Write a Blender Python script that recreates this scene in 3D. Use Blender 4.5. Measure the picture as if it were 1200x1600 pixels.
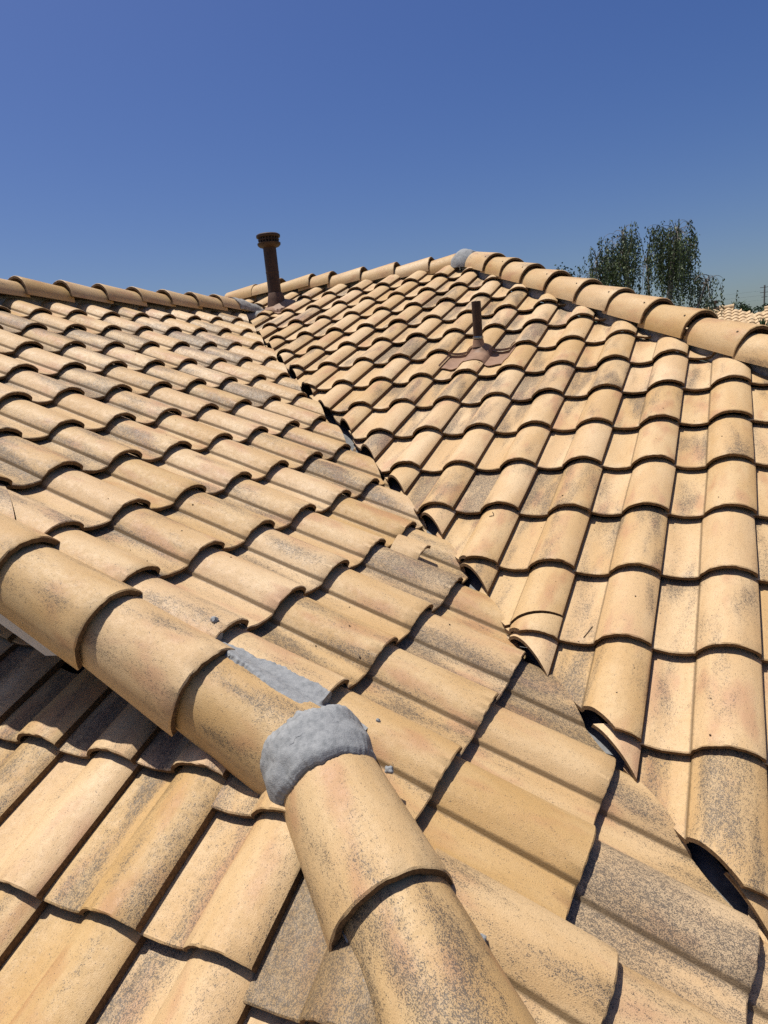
import bpy, bmesh, math, random
from mathutils import Vector, Matrix, noise

for o in list(bpy.data.objects):
    bpy.data.objects.remove(o, do_unlink=True)
scene = bpy.context.scene
COL = scene.collection

# ------------------------------------------------------------------ camera
RIGHT = Vector((0.88818784822761, 0.45057766102322255, -0.09001176394032713))
DOWN = Vector((0.013757443924576139, -0.22188937377623474, -0.9749747886698664))
FWD = Vector((-0.45927451376869216, 0.8647224278298973, -0.20327824234407993))
CAM = Vector((2.8009, -1.9167, 0.1127))
cd = bpy.data.cameras.new('camera')
co = bpy.data.objects.new('camera', cd)
COL.objects.link(co)
m = Matrix((RIGHT, -DOWN, -FWD)).transposed().to_4x4()
m.translation = CAM
co.matrix_world = m
cd.sensor_fit = 'VERTICAL'
cd.sensor_height = 24.0
cd.lens = 24.0 * 1037.3 / 1600.0
cd.clip_start = 0.05
cd.clip_end = 3000
scene.camera = co

# ------------------------------------------------------------------ light
SUN_DIR = Vector((-0.29, -0.03, 1.0)).normalized()       # towards the sun
ELEV = math.asin(SUN_DIR.z)
AZ = math.atan2(SUN_DIR.x, SUN_DIR.y)
world = bpy.data.worlds.new('World')
scene.world = world
world.use_nodes = True
nt = world.node_tree
sky = nt.nodes.new('ShaderNodeTexSky')
sky.sky_type = 'NISHITA'
sky.sun_disc = False
sky.sun_elevation = ELEV
sky.sun_rotation = AZ
sky.altitude = 100
sky.air_density = 1.0
sky.dust_density = 2.0
sky.ozone_density = 4.0
bg = nt.nodes['Background']
bg.inputs['Strength'].default_value = 0.078
tint = nt.nodes.new('ShaderNodeHueSaturation')
tint.inputs['Saturation'].default_value = 1.30
tint.inputs['Hue'].default_value = 0.517
nt.links.new(sky.outputs[0], tint.inputs['Color'])
nt.links.new(tint.outputs[0], bg.inputs['Color'])
sd = bpy.data.lights.new('sun', 'SUN')
sd.energy = 5.0
sd.angle = math.radians(0.53)
sd.color = (1.0, 0.95, 0.87)
so = bpy.data.objects.new('sun', sd)
so.rotation_euler = SUN_DIR.to_track_quat('Z', 'Y').to_euler()
so.location = (-10, 5, 25)
COL.objects.link(so)
vs = scene.view_settings
vs.view_transform = 'Standard'
vs.look = 'None'
vs.exposure = 0.20
vs.gamma = 1.0
vs.use_curve_mapping = False
scene.cycles.use_denoising = False        # keep the grain of the tiles

# ------------------------------------------------------------------ constants of the roof
W, EXP, TLEN, DROP, THK = 0.33, 0.3911, 0.43, 0.037, 0.013
TA, TB, TC = 0.4159, 0.4191, 0.4185
RNG = random.Random(7)


def frame(x, y, origin):
    x = Vector(x).normalized(); y = Vector(y).normalized()
    z = x.cross(y)
    M = Matrix((x, y, z)).transposed().to_4x4()
    M.translation = Vector(origin)
    return M


FA = frame((0, 1, 0), (-math.cos(TA), 0, math.sin(TA)), (0, 0, 0))
FB = frame((1, 0, 0), (0, math.cos(TB), math.sin(TB)), (2.9058, 3.2549, 0.3845))
g = -0.0461
cx = Vector((1, 0, 0)); cy = Vector((0, math.cos(TC), math.sin(TC)))
FC = frame(cx * math.cos(g) - cy * math.sin(g), cx * math.sin(g) + cy * math.cos(g), (0.9304, -0.7415, -0.9300))


def zA(x): return -math.tan(TA) * x
def zB(y): return 0.3845 + math.tan(TB) * (y - 3.2549)
def zC(y): return -0.600 + math.tan(TC) * y


# ------------------------------------------------------------------ materials
def mat(name):
    mt = bpy.data.materials.new(name)
    mt.use_nodes = True
    n = mt.node_tree.nodes
    return mt, n, mt.node_tree.links, n['Principled BSDF']


def ramp(n, stops):
    r = n.new('ShaderNodeValToRGB')
    el = r.color_ramp.elements
    el[0].position, el[0].color = stops[0][0], stops[0][1] + (1,) if len(stops[0][1]) == 3 else stops[0][1]
    el[1].position, el[1].color = stops[-1][0], stops[-1][1] + (1,) if len(stops[-1][1]) == 3 else stops[-1][1]
    for p, c in stops[1:-1]:
        e = el.new(p); e.color = c + (1,)
    return r


def g3(v): return (v, v, v)


def tile_material(name, sootbias=0.0, warm=1.0):
    mt, n, L, b = mat(name)
    tc = n.new('ShaderNodeTexCoord')
    oi = n.new('ShaderNodeObjectInfo')
    off = n.new('ShaderNodeVectorMath'); off.operation = 'SCALE'
    off.inputs[0].default_value = (31.7, 57.3, 13.1)
    L.new(oi.outputs['Random'], off.inputs['Scale'])
    add = n.new('ShaderNodeVectorMath'); add.operation = 'ADD'
    L.new(tc.outputs['Object'], add.inputs[0]); L.new(off.outputs[0], add.inputs[1])

    def scaled(v):
        s = n.new('ShaderNodeVectorMath'); s.operation = 'MULTIPLY'
        s.inputs[1].default_value = v
        L.new(add.outputs[0], s.inputs[0])
        return s.outputs[0]

    def nz(vec, sc, det=3, rough=0.55, dist=0.0):
        t = n.new('ShaderNodeTexNoise')
        t.inputs['Scale'].default_value = sc
        t.inputs['Detail'].default_value = det
        t.inputs['Roughness'].default_value = rough
        t.inputs['Distortion'].default_value = dist
        L.new(vec, t.inputs['Vector'])
        return t.outputs['Fac']

    def mth(op, a, bb, c=None, clamp=False):
        t = n.new('ShaderNodeMath'); t.operation = op; t.use_clamp = clamp
        for i, v in enumerate((a, bb, c)):
            if v is None: continue
            if isinstance(v, (int, float)): t.inputs[i].default_value = v
            else: L.new(v, t.inputs[i])
        return t.outputs[0]

    def mapr(v, a, bb, lo=0.0, hi=1.0, smooth=True):
        t = n.new('ShaderNodeMapRange')
        t.interpolation_type = 'SMOOTHSTEP' if smooth else 'LINEAR'
        L.new(v, t.inputs['Value'])
        for k, x in (('From Min', a), ('From Max', bb), ('To Min', lo), ('To Max', hi)):
            if isinstance(x, (int, float)): t.inputs[k].default_value = x
            else: L.new(x, t.inputs[k])
        return t.outputs['Result']

    def mix(f, a, bb):
        t = n.new('ShaderNodeMix'); t.data_type = 'RGBA'
        if isinstance(f, (int, float)): t.inputs[0].default_value = f
        else: L.new(f, t.inputs[0])
        for i, v in ((6, a), (7, bb)):
            if isinstance(v, tuple): t.inputs[i].default_value = v + (1,)
            else: L.new(v, t.inputs[i])
        return t.outputs[2]

    soot = n.new('ShaderNodeAttribute'); soot.attribute_type = 'OBJECT'; soot.attribute_name = 'soot'
    tone = n.new('ShaderNodeAttribute'); tone.attribute_type = 'OBJECT'; tone.attribute_name = 'tone'
    # ground colour
    hue = nz(scaled((1, 0.35, 1)), 7.0, 3)
    base = mix(mapr(hue, 0.35, 0.68), (0.525, 0.345, 0.167), (0.60, 0.427, 0.236))
    pink = nz(scaled((1.1, 0.4, 1)), 9.0, 2)
    base = mix(mapr(pink, 0.52, 0.72, 0.0, 0.65), base, (0.45, 0.24, 0.13))
    mott = nz(scaled((1, 1, 1)), 42.0, 4, 0.65)
    base = mix(mapr(mott, 0.35, 0.7, 0.0, 0.22), base, (0.42, 0.28, 0.13))
    # sprayed charcoal blush, in bands that run with the tile
    patch = nz(scaled((1.0, 0.22, 1.0)), 11.0, 2, 0.5, 0.3)
    thr = mth('MULTIPLY_ADD', soot.outputs['Fac'], -0.42, 0.60)
    thr2 = mth('ADD', thr, 0.36)
    sep0 = n.new('ShaderNodeSeparateXYZ')
    L.new(tc.outputs['Object'], sep0.inputs[0])
    inpan = mapr(sep0.outputs[0], -0.165, -0.215, -0.035, 0.055)
    m0 = mapr(mth('ADD', patch, inpan), thr, thr2)
    fine = nz(scaled((1.0, 0.6, 1.0)), 520.0, 2, 0.65)
    mid = nz(scaled((1.0, 0.5, 1.0)), 150.0, 3, 0.75)
    f2 = mth('ADD', mth('MULTIPLY', fine, 0.62), mth('MULTIPLY', mid, 0.38))
    lo = mth('MULTIPLY_ADD', m0, -0.125, 0.568)
    hi = mth('ADD', lo, 0.075)
    speck = mapr(f2, lo, hi)
    heavy = mth('MULTIPLY', mth('MAXIMUM', mth('SUBTRACT', soot.outputs['Fac'], 1.0), 0.0), mth('MULTIPLY', hue, 1.5))
    veil = mth('ADD', mth('MULTIPLY', mth('POWER', m0, 1.5), 0.28), heavy)
    dark = mth('MULTIPLY', mth('MAXIMUM', mth('MULTIPLY', speck, 0.86), veil), 1.0, clamp=True)
    col = mix(dark, base, (0.052, 0.047, 0.043))
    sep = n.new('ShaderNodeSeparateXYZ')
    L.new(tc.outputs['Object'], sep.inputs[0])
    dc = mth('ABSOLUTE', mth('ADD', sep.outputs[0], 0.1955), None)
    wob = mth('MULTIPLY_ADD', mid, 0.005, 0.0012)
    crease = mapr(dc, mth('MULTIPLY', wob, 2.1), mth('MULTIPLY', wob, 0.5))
    col = mix(mth('MULTIPLY', crease, 0.72), col, (0.13, 0.088, 0.045))  # dirt along the step, with the step's shade painted into the line
    # pale grain
    pale = nz(scaled((1, 1, 1)), 310.0, 2, 0.6)
    col = mix(mapr(pale, 0.58, 0.72, 0.0, 0.16), col, (0.68, 0.54, 0.36))
    col = mix(mapr(pale, 0.46, 0.30, 0.0, 0.24), col, (0.30, 0.20, 0.10))
    hsv = n.new('ShaderNodeHueSaturation')
    L.new(col, hsv.inputs['Color'])
    L.new(mth('MULTIPLY_ADD', tone.outputs['Fac'], 0.22, 0.86), hsv.inputs['Value'])
    L.new(mth('MULTIPLY_ADD', tone.outputs['Fac'], -0.22, 1.12), hsv.inputs['Saturation'])
    L.new(hsv.outputs[0], b.inputs['Base Color'])
    rg = mapr(mott, 0.3, 0.7, 0.46, 0.64)
    L.new(rg, b.inputs['Roughness'])
    b.inputs['Specular IOR Level'].default_value = 0.36
    # relief
    bsum = mth('ADD', mth('MULTIPLY', fine, 0.8), mth('MULTIPLY', mid, 0.35))
    bp = n.new('ShaderNodeBump')
    bp.inputs['Strength'].default_value = 0.65
    bp.inputs['Distance'].default_value = 0.0022
    L.new(bsum, bp.inputs['Height'])
    L.new(bp.outputs[0], b.inputs['Normal'])
    return mt


def rough_mat(name, c1, c2, scale, rough=0.85, bump=0.4, bdist=0.003, c3=None, metal=0.0, spec=0.3):
    mt, n, L, b = mat(name)
    tc = n.new('ShaderNodeTexCoord')
    t = n.new('ShaderNodeTexNoise'); t.inputs['Scale'].default_value = scale
    t.inputs['Detail'].default_value = 6; t.inputs['Roughness'].default_value = 0.65
    L.new(tc.outputs['Object'], t.inputs['Vector'])
    stops = [(0.3, c1), (0.7, c2)] if c3 is None else [(0.3, c1), (0.5, c3), (0.7, c2)]
    r = ramp(n, stops)
    L.new(t.outputs['Fac'], r.inputs[0])
    L.new(r.outputs[0], b.inputs['Base Color'])
    b.inputs['Roughness'].default_value = rough
    b.inputs['Metallic'].default_value = metal
    b.inputs['Specular IOR Level'].default_value = spec
    bp = n.new('ShaderNodeBump'); bp.inputs['Strength'].default_value = bump
    bp.inputs['Distance'].default_value = bdist
    t2 = n.new('ShaderNodeTexNoise'); t2.inputs['Scale'].default_value = scale * 5
    t2.inputs['Detail'].default_value = 5
    L.new(tc.outputs['Object'], t2.inputs['Vector'])
    L.new(t2.outputs['Fac'], bp.inputs['Height'])
    L.new(bp.outputs[0], b.inputs['Normal'])
    return mt


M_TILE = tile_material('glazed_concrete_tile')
M_EDGE = rough_mat('shaded_tile_edge', (0.055, 0.030, 0.014), (0.19, 0.115, 0.055), 90, 0.9, 0.7, 0.003)  # butts and undersides: tile brown darkened in the colour for their shade
M_MORTAR = rough_mat('mortar', (0.17, 0.178, 0.18), (0.31, 0.315, 0.31), 60, 0.85, 0.7, 0.002, (0.25, 0.256, 0.256))
M_OLDMORTAR = rough_mat('old_mortar', (0.16, 0.155, 0.145), (0.36, 0.35, 0.33), 30, 0.9, 0.5, 0.004)
M_FELT = rough_mat('roofing_felt', (0.03, 0.028, 0.026), (0.06, 0.055, 0.05), 20, 0.95, 0.3)
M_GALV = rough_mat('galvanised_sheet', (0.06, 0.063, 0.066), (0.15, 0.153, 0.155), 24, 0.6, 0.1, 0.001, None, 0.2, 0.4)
M_PIPE = rough_mat('brown_painted_pipe', (0.034, 0.018, 0.011), (0.065, 0.034, 0.019), 14, 0.55, 0.25, 0.002)
M_FLASH = rough_mat('brown_painted_flashing', (0.20, 0.115, 0.07), (0.31, 0.19, 0.12), 12, 0.6, 0.2, 0.002)
M_BOOT = rough_mat('dark_brown_boot', (0.07, 0.038, 0.024), (0.14, 0.08, 0.05), 14, 0.6, 0.25, 0.002)
M_CLAMP = rough_mat('bare_clamp_metal', (0.22, 0.21, 0.2), (0.4, 0.39, 0.37), 40, 0.3, 0.1, 0.001, None, 1.0, 0.5)
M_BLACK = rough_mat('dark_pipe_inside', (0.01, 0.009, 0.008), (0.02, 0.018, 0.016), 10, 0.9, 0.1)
M_BOARD = rough_mat('white_painted_board', (0.50, 0.46, 0.40), (0.62, 0.58, 0.52), 9, 0.6, 0.15)
M_STUCCO = rough_mat('stucco', (0.42, 0.36, 0.28), (0.52, 0.45, 0.36), 40, 0.9, 0.5, 0.006)
M_BARK = rough_mat('bark', (0.14, 0.12, 0.10), (0.34, 0.30, 0.26), 8, 0.9, 0.5, 0.01)
M_TWIG = rough_mat('dry_twig', (0.05, 0.035, 0.02), (0.12, 0.08, 0.05), 60, 0.9, 0.2)
M_POLE = rough_mat('hazed_wood', (0.17, 0.155, 0.15), (0.24, 0.225, 0.21), 6, 0.9, 0.3)  # wood greyed and lightened in the colour for distance haze
M_FARTILE = rough_mat('far_roof_tile', (0.42, 0.29, 0.16), (0.60, 0.45, 0.27), 3.0, 0.8, 0.2)
M_GROUND = rough_mat('dry_ground', (0.14, 0.11, 0.07), (0.22, 0.19, 0.12), 0.15, 0.95, 0.3, 0.05, (0.10, 0.12, 0.05))


def leaf_mat(name, c1, c2):
    mt, n, L, b = mat(name)
    ge = n.new('ShaderNodeNewGeometry')
    r = ramp(n, [(0.0, c1), (1.0, c2)])
    L.new(ge.outputs['Random Per Island'], r.inputs[0])
    L.new(r.outputs[0], b.inputs['Base Color'])
    b.inputs['Roughness'].default_value = 0.5
    b.inputs['Specular IOR Level'].default_value = 0.3
    return mt


M_LEAF = leaf_mat('weeping_leaf', (0.022, 0.036, 0.012), (0.11, 0.145, 0.055))
M_SHRUB = leaf_mat('shrub_leaf', (0.015, 0.032, 0.010), (0.05, 0.085, 0.028))
M_SPIKE = leaf_mat('spiky_leaf', (0.025, 0.05, 0.018), (0.06, 0.10, 0.03))


# ------------------------------------------------------------------ object helpers
def link(name, me, parent=None, M=None):
    o = bpy.data.objects.new(name, me)
    COL.objects.link(o)
    if M is not None:
        o.matrix_world = M
    if parent is not None:
        o.parent = parent
        o.matrix_parent_inverse = parent.matrix_world.inverted() if parent.type == 'EMPTY' and False else Matrix()
    return o


def empty(name, label, cat, loc=(0, 0, 0), group=None):
    o = bpy.data.objects.new(name, None)
    COL.objects.link(o)
    o.location = loc
    o.empty_display_size = 0.2
    tag(o, label, cat, group)
    return o


def tag(o, label=None, cat=None, group=None, kind=None):
    if label: o['label'] = label
    if cat: o['category'] = cat
    if group: o['group'] = group
    if kind: o['kind'] = kind
    return o


def child(name, me, parent, M):
    """mesh data placed by world matrix M, as a child of an Empty that only has a location"""
    o = bpy.data.objects.new(name, me)
    COL.objects.link(o)
    o.parent = parent
    o.matrix_local = Matrix.Translation(-Vector(parent.location)) @ M
    return o


def finish(bm, name, mats, angle=38, flip=True):
    if flip:
        bmesh.ops.recalc_face_normals(bm, faces=bm.faces)
    me = bpy.data.meshes.new(name)
    for f in bm.faces: f.smooth = True
    bm.to_mesh(me); bm.free()
    for mt in mats: me.materials.append(mt)
    try: me.set_sharp_from_angle(angle=math.radians(angle))
    except Exception: pass
    return me


def grid_solid(bm, rows, bottoms, top_mat=0, side_mat=1):
    """rows / bottoms: equally sized lists of rows of points; makes a closed slab"""
    T = [[bm.verts.new(p) for p in r] for r in rows]
    B = [[bm.verts.new(p) for p in r] for r in bottoms]
    nr, nc = len(T), len(T[0])
    def q(a, b, c, d, mi):
        f = bm.faces.new((a, b, c, d)); f.material_index = mi
    for i in range(nr - 1):
        for j in range(nc - 1):
            q(T[i][j], T[i][j + 1], T[i + 1][j + 1], T[i + 1][j], top_mat)
            q(B[i][j], B[i + 1][j], B[i + 1][j + 1], B[i][j + 1], side_mat)
    for j in range(nc - 1):
        q(T[0][j], B[0][j], B[0][j + 1], T[0][j + 1], side_mat)
        q(T[-1][j], T[-1][j + 1], B[-1][j + 1], B[-1][j], side_mat)
    for i in range(nr - 1):
        q(T[i][0], T[i + 1][0], B[i + 1][0], B[i][0], side_mat)
        q(T[i][-1], B[i][-1], B[i + 1][-1], T[i + 1][-1], side_mat)


def box(bm, c, s, M=None, mi=0):
    r = bmesh.ops.create_cube(bm, size=1.0)
    vs_ = r['verts']
    for v in vs_:
        p = Vector((v.co.x * s[0], v.co.y * s[1], v.co.z * s[2])) + Vector(c)
        v.co = M @ p if M is not None else p
    for f in {f for v in vs_ for f in v.link_faces}: f.material_index = mi


def tube(bm, pts, rad, seg=8, mi=0, cap=True):
    rings = []
    for i, p in enumerate(pts):
        p = Vector(p)
        d = (Vector(pts[min(i + 1, len(pts) - 1)]) - Vector(pts[max(i - 1, 0)]))
        d = d.normalized() if d.length > 1e-9 else Vector((0, 0, 1))
        a = d.orthogonal().normalized() if abs(d.z) < 0.95 else d.cross(Vector((0, 1, 0))).normalized()
        b = d.cross(a)
        r = rad[i] if isinstance(rad, (list, tuple)) else rad
        rings.append([bm.verts.new(p + (a * math.cos(t) + b * math.sin(t)) * r)
                      for t in [2 * math.pi * k / seg for k in range(seg)]])
    for i in range(len(rings) - 1):
        for k in range(seg):
            f = bm.faces.new((rings[i][k], rings[i][(k + 1) % seg], rings[i + 1][(k + 1) % seg], rings[i + 1][k]))
            f.material_index = mi
    if cap:
        for r in (rings[0], rings[-1]):
            f = bm.faces.new(r); f.material_index = mi


def lathe(bm, prof, c, seg=32, mi=0):
    rings = []
    for r, z in prof:
        rings.append([bm.verts.new((c[0] + r * math.cos(2 * math.pi * k / seg), c[1] + r * math.sin(2 * math.pi * k / seg), c[2] + z)) for k in range(seg)])
    for i in range(len(rings) - 1):
        for k in range(seg):
            f = bm.faces.new((rings[i][k], rings[i][(k + 1) % seg], rings[i + 1][(k + 1) % seg], rings[i + 1][k])); f.material_index = mi


# ------------------------------------------------------------------ roof tile shape
PROF = [(-0.15, -0.024), (-0.03, -0.024), (0.0, -0.021), (0.05, -0.024), (0.11, -0.029), (0.17, -0.032), (0.23, -0.033), (0.29, -0.0318),
        (0.345, -0.0295), (0.380, -0.0268), (0.404, -0.0248), (0.4065, -0.0238), (0.414, -0.0140), (0.419, -0.0116), (0.434, -0.0060), (0.451, -0.0003), (0.468, 0.0050),
        (0.485, 0.0100), (0.502, 0.0146), (0.52, 0.0187), (0.54, 0.0225), (0.56, 0.0258), (0.585, 0.0290), (0.61, 0.0318), (0.635, 0.0341), (0.66, 0.0359), (0.69, 0.0372),
        (0.72, 0.0377), (0.75, 0.0374), (0.78, 0.0363), (0.81, 0.0346), (0.84, 0.0322), (0.87, 0.0291), (0.90, 0.0250), (0.925, 0.0208), (0.95, 0.0158), (0.972, 0.0108), (0.988, 0.0065), (1.0, 0.0020)]


def ph(f):
    for (a, ha), (b, hb) in zip(PROF, PROF[1:]):
        if f <= b: return ha + (hb - ha) * max(0, (f - a)) / (b - a)
    return PROF[-1][1]


def tile_h(x, y):
    """height of the tile surface in the slope's frame for tile-local x (-W..0), y (0..TLEN)"""
    return ph((x + W) / W) - DROP * y / EXP


VS = [0.0, 0.004, 0.05, 0.16, 0.28, TLEN]


def tile_bm(seed):
    rg = random.Random(seed)
    bm = bmesh.new()
    bow = rg.uniform(-0.0015, 0.002)
    rows, bots = [], []
    chips = {}
    for _ in range(rg.randrange(0, 3)):
        c0 = rg.randrange(3, len(PROF)); d0 = rg.uniform(0.001, 0.0028)
        chips[c0] = d0; chips[c0 - 1] = d0 * 0.5
    ph0 = rg.uniform(0, 50)
    jit = [0.0022 * noise.noise(Vector((k * 0.3, ph0, 0))) + rg.uniform(-0.0007, 0.0007) + chips.get(k, 0) for k in range(len(PROF))]
    for vi, v in enumerate(VS):
        r, b = [], []
        for k, (f, h) in enumerate(PROF):
            x = -W + f * W
            hh = h - DROP * v / EXP + bow * math.sin(math.pi * v / TLEN) + rg.uniform(-0.0005, 0.0005)
            yy = v + (jit[k] if vi == 0 else 0)
            if vi == 0: hh -= 0.0035
            th = THK if f < 0.95 else 0.013 + 0.22 * (f - 0.95)
            if vi <= 1: th += 0.002
            r.append((x, yy, hh)); b.append((x + (0.004 if 0.407 < f < 0.425 else 0), yy + (0.002 if vi == 0 else 0), hh - th))
        rows.append(r); bots.append(b)
    grid_solid(bm, rows, bots)
    return bm


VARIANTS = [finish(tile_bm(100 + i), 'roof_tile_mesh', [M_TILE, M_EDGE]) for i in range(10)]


def cut(bm, M, planes):
    """keep the side each world plane (point, normal) points to; returns False when nothing is left"""
    Mi = M.inverted(); R = Mi.to_3x3()
    for p, nrm in planes:
        lp = Mi @ Vector(p); ln = (R @ Vector(nrm)).normalized()
        res = bmesh.ops.bisect_plane(bm, geom=bm.verts[:] + bm.edges[:] + bm.faces[:], plane_co=lp, plane_no=ln, clear_inner=True, dist=1e-5)
        if not bm.faces: return False
        ed = [e for e in bm.edges if e.is_boundary]
        if ed:
            before = set(bm.faces)
            bmesh.ops.holes_fill(bm, edges=ed, sides=0)
            for f in bm.faces:
                if f not in before: f.material_index = 1
    return len(bm.faces) > 0


def pix(P):
    q = Vector(P) - CAM
    d = q.dot(FWD)
    if d < 0.05: return None
    return 600 + 1037.3 * q.dot(RIGHT) / d, 800 + 1037.3 * q.dot(DOWN) / d


def frame_test(M, mx, my):
    """does a tile at M come within the picture widened by mx, my (photo pixels)?"""
    ps = [pix(M @ Vector((x, y, z))) for x in (-W, 0) for y in (0, EXP) for z in (-0.02, 0.03)]
    ps = [p for p in ps if p]
    if not ps: return False
    x0, x1 = min(p[0] for p in ps), max(p[0] for p in ps)
    y0, y1 = min(p[1] for p in ps), max(p[1] for p in ps)
    return x1 > -mx and x0 < 1200 + mx and y1 > -my and y0 < 1600 + my


def soot_value(rg):
    r = rg.random()
    if r < 0.30: return rg.uniform(0.0, 0.30)
    if r < 0.75: return rg.uniform(0.30, 0.62)
    return rg.uniform(0.62, 0.92)


def lay_tiles(slope, F, cells, planes_of, special=None, jitter=0.0036, sootmul=1.0, toner=(0.0, 0.8)):
    rg = random.Random(hash(slope['label']) % 1000 if False else len(slope['label']) * 13)
    spare = bmesh.new()
    n = 0
    for (i, j) in cells:
        sp = (special or {}).get((i, j), {})
        if sp.get('skip'): continue
        dx = rg.uniform(-jitter, jitter); dy = rg.uniform(-1.6 * jitter, 1.6 * jitter)
        rz = rg.uniform(-0.010, 0.010); rx = rg.uniform(-0.006, 0.008)
        M = F @ Matrix.Translation((i * W + dx, -j * EXP + dy - sp.get('slide', 0), sp.get('lift', 0) + rg.uniform(-0.001, 0.002))) \
            @ Matrix.Rotation(rz, 4, 'Z') @ Matrix.Rotation(rx, 4, 'X')
        vis = frame_test(M, 0, 0)
        if not vis and not frame_test(M, 300, 260): continue
        pl = planes_of(M, i, j)
        c = M @ Vector((-W / 2, TLEN / 2, 0))
        corners = [M @ Vector((x, y, 0)) for x in (-W * 1.1, 0) for y in (0, TLEN)]
        need, dead = [], False
        for p, nn in pl:
            s = [(k - Vector(p)).dot(Vector(nn)) for k in corners]
            if max(s) < 0.03: dead = True; break
            if min(s) < 0.05: need.append((p, nn))
        if dead: continue
        vi = rg.randrange(10)
        soot = sp.get('soot', soot_value(rg) * sootmul); tone = sp.get('tone', rg.uniform(*toner))
        pieces = [None]
        if sp.get('crack'):
            a, b = sp['crack']
            pieces = [(a, Vector(b)), (a, -Vector(b))]
        for k, piece in enumerate(pieces):
            MM = M
            if need or piece:
                bm = tile_bm(100 + vi)
                pp = list(need)
                if piece:
                    pw = M @ Vector(piece[0]); nw = M.to_3x3() @ Vector(piece[1])
                    pp.append((pw, nw))
                    if k == 1:
                        MM = M @ Matrix.Translation((0.004, -0.006, -0.007)) @ Matrix.Rotation(0.02, 4, 'Z')
                if not cut(bm, M, pp):
                    bm.free(); continue
                if max((v.co.y for v in bm.verts)) - min((v.co.y for v in bm.verts)) < 0.08 or max((v.co.x for v in bm.verts)) - min((v.co.x for v in bm.verts)) < 0.09:
                    bm.free(); continue
                if not vis:
                    bm.transform(MM); tmp = finish(bm, 'x', []); spare.from_mesh(tmp); bpy.data.meshes.remove(tmp); continue
                me = finish(bm, 'cut_roof_tile_mesh', [M_TILE, M_EDGE])
            else:
                me = VARIANTS[vi]
                if not vis:
                    bm = tile_bm(100 + vi); bm.transform(MM); tmp = finish(bm, 'x', []); spare.from_mesh(tmp); bpy.data.meshes.remove(tmp); continue
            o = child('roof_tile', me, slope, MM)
            o['soot'] = soot; o['tone'] = tone
            if sp.get('label'): o['label'] = sp['label']
            n += 1
    if len(spare.verts):
        me = finish(spare, 'outer_tiles_mesh', [M_TILE, M_EDGE])
        o = child('roof_tiles', me, slope, Matrix())
        o['kind'] = 'stuff'; o['soot'] = 0.4; o['tone'] = 0.5
    else:
        spare.free()
    print('tiles', slope.name, n)


def slab(name, pts, thick, mt, parent=None):
    bm = bmesh.new()
    t = [bm.verts.new(p) for p in pts]
    b = [bm.verts.new((p[0], p[1], p[2] - thick)) for p in pts]
    bm.faces.new(t); bm.faces.new(list(reversed(b)))
    for i in range(len(pts)):
        k = (i + 1) % len(pts)
        bm.faces.new((t[i], b[i], b[k], t[k]))
    me = finish(bm, name + '_mesh', [mt], 20)
    return child(name, me, parent, Matrix())


# ------------------------------------------------------------------ ground
bm = bmesh.new()
bmesh.ops.create_grid(bm, x_segments=8, y_segments=8, size=1500)
ground = bpy.data.objects.new('ground', finish(bm, 'ground_mesh', [M_GROUND], flip=False))
ground.location = (0, 0, -4.7); COL.objects.link(ground); ground['kind'] = 'structure'

# ------------------------------------------------------------------ roof slopes
DK = 0.108                        # the deck lies this far under the tile plane
VALLEY, HIPN, HIPF, RIDGE_A, RIDGE_B = 2.387, 1.33, 5.40, -2.10, 5.06
slope_a = empty('roof_slope', 'left slope of buff S-shaped roof tiles running down into the open valley', 'roof slope', (0.5, 1.5, zA(0.5)), 'tiled roof slopes')
slope_b = empty('roof_slope', 'right slope of buff roof tiles that carries the short brown vent pipe', 'roof slope', (2.0, 2.5, zB(2.5)), 'tiled roof slopes')
slope_c = empty('roof_slope', 'low slope of buff roof tiles below the white board, partly in shade', 'roof slope', (1.0, -1.2, zC(-1.2)), 'tiled roof slopes')
bpy.context.view_layer.update()


def valley_cut(x):
    for (xa, va), (xb, vb) in (((-9, 2.30), (-1.2, 2.31)), ((-1.2, 2.31), (0.0, 2.40)), ((0.0, 2.40), (1.25, 2.545)), ((1.25, 2.545), (9, 2.56))):
        if x <= xb: return va + (vb - va) * (x - xa) / (xb - xa)
    return 2.56


def planes_a(M, i, j):
    c = M @ Vector((-W / 2, EXP / 2, 0))
    pl = [((valley_cut(c.x) - (0.045 if c.x < 0.9 else 0.0) + RNG.uniform(-0.035, 0.015), 0, 0), (-1, -1, 0)), ((RIDGE_A, 0, 0), (1, 0, 0))]
    if c.x < 1.93: pl.append(((0, -0.60, 0), (0, 1, 0)))
    else: pl.append(((HIPN, 0, 0), (1, 1, 0)))
    return pl


def planes_b(M, i, j):
    c = M @ Vector((-W / 2, EXP / 2, 0))
    return [((valley_cut(c.x) + (0.015 if c.x < 0.9 else -0.030 if c.x < 1.9 else -0.045) + RNG.uniform(-0.028, 0.03), 0, 0), (1, 1, 0)), ((0, RIDGE_B - 0.04, 0), (0, -1, 0)),
            ((HIPF - 0.09 + RNG.uniform(-0.06, 0.05), 0, 0), (-1, -1, 0))]


def planes_c(M, i, j):
    c = M @ Vector((-W / 2, EXP / 2, 0))
    return [((1.18, 0, 0), (-1, -1, 0)), ((0, -0.44 if c.x > 0.75 else -0.06, 0), (0, -1, 0))]


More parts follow.
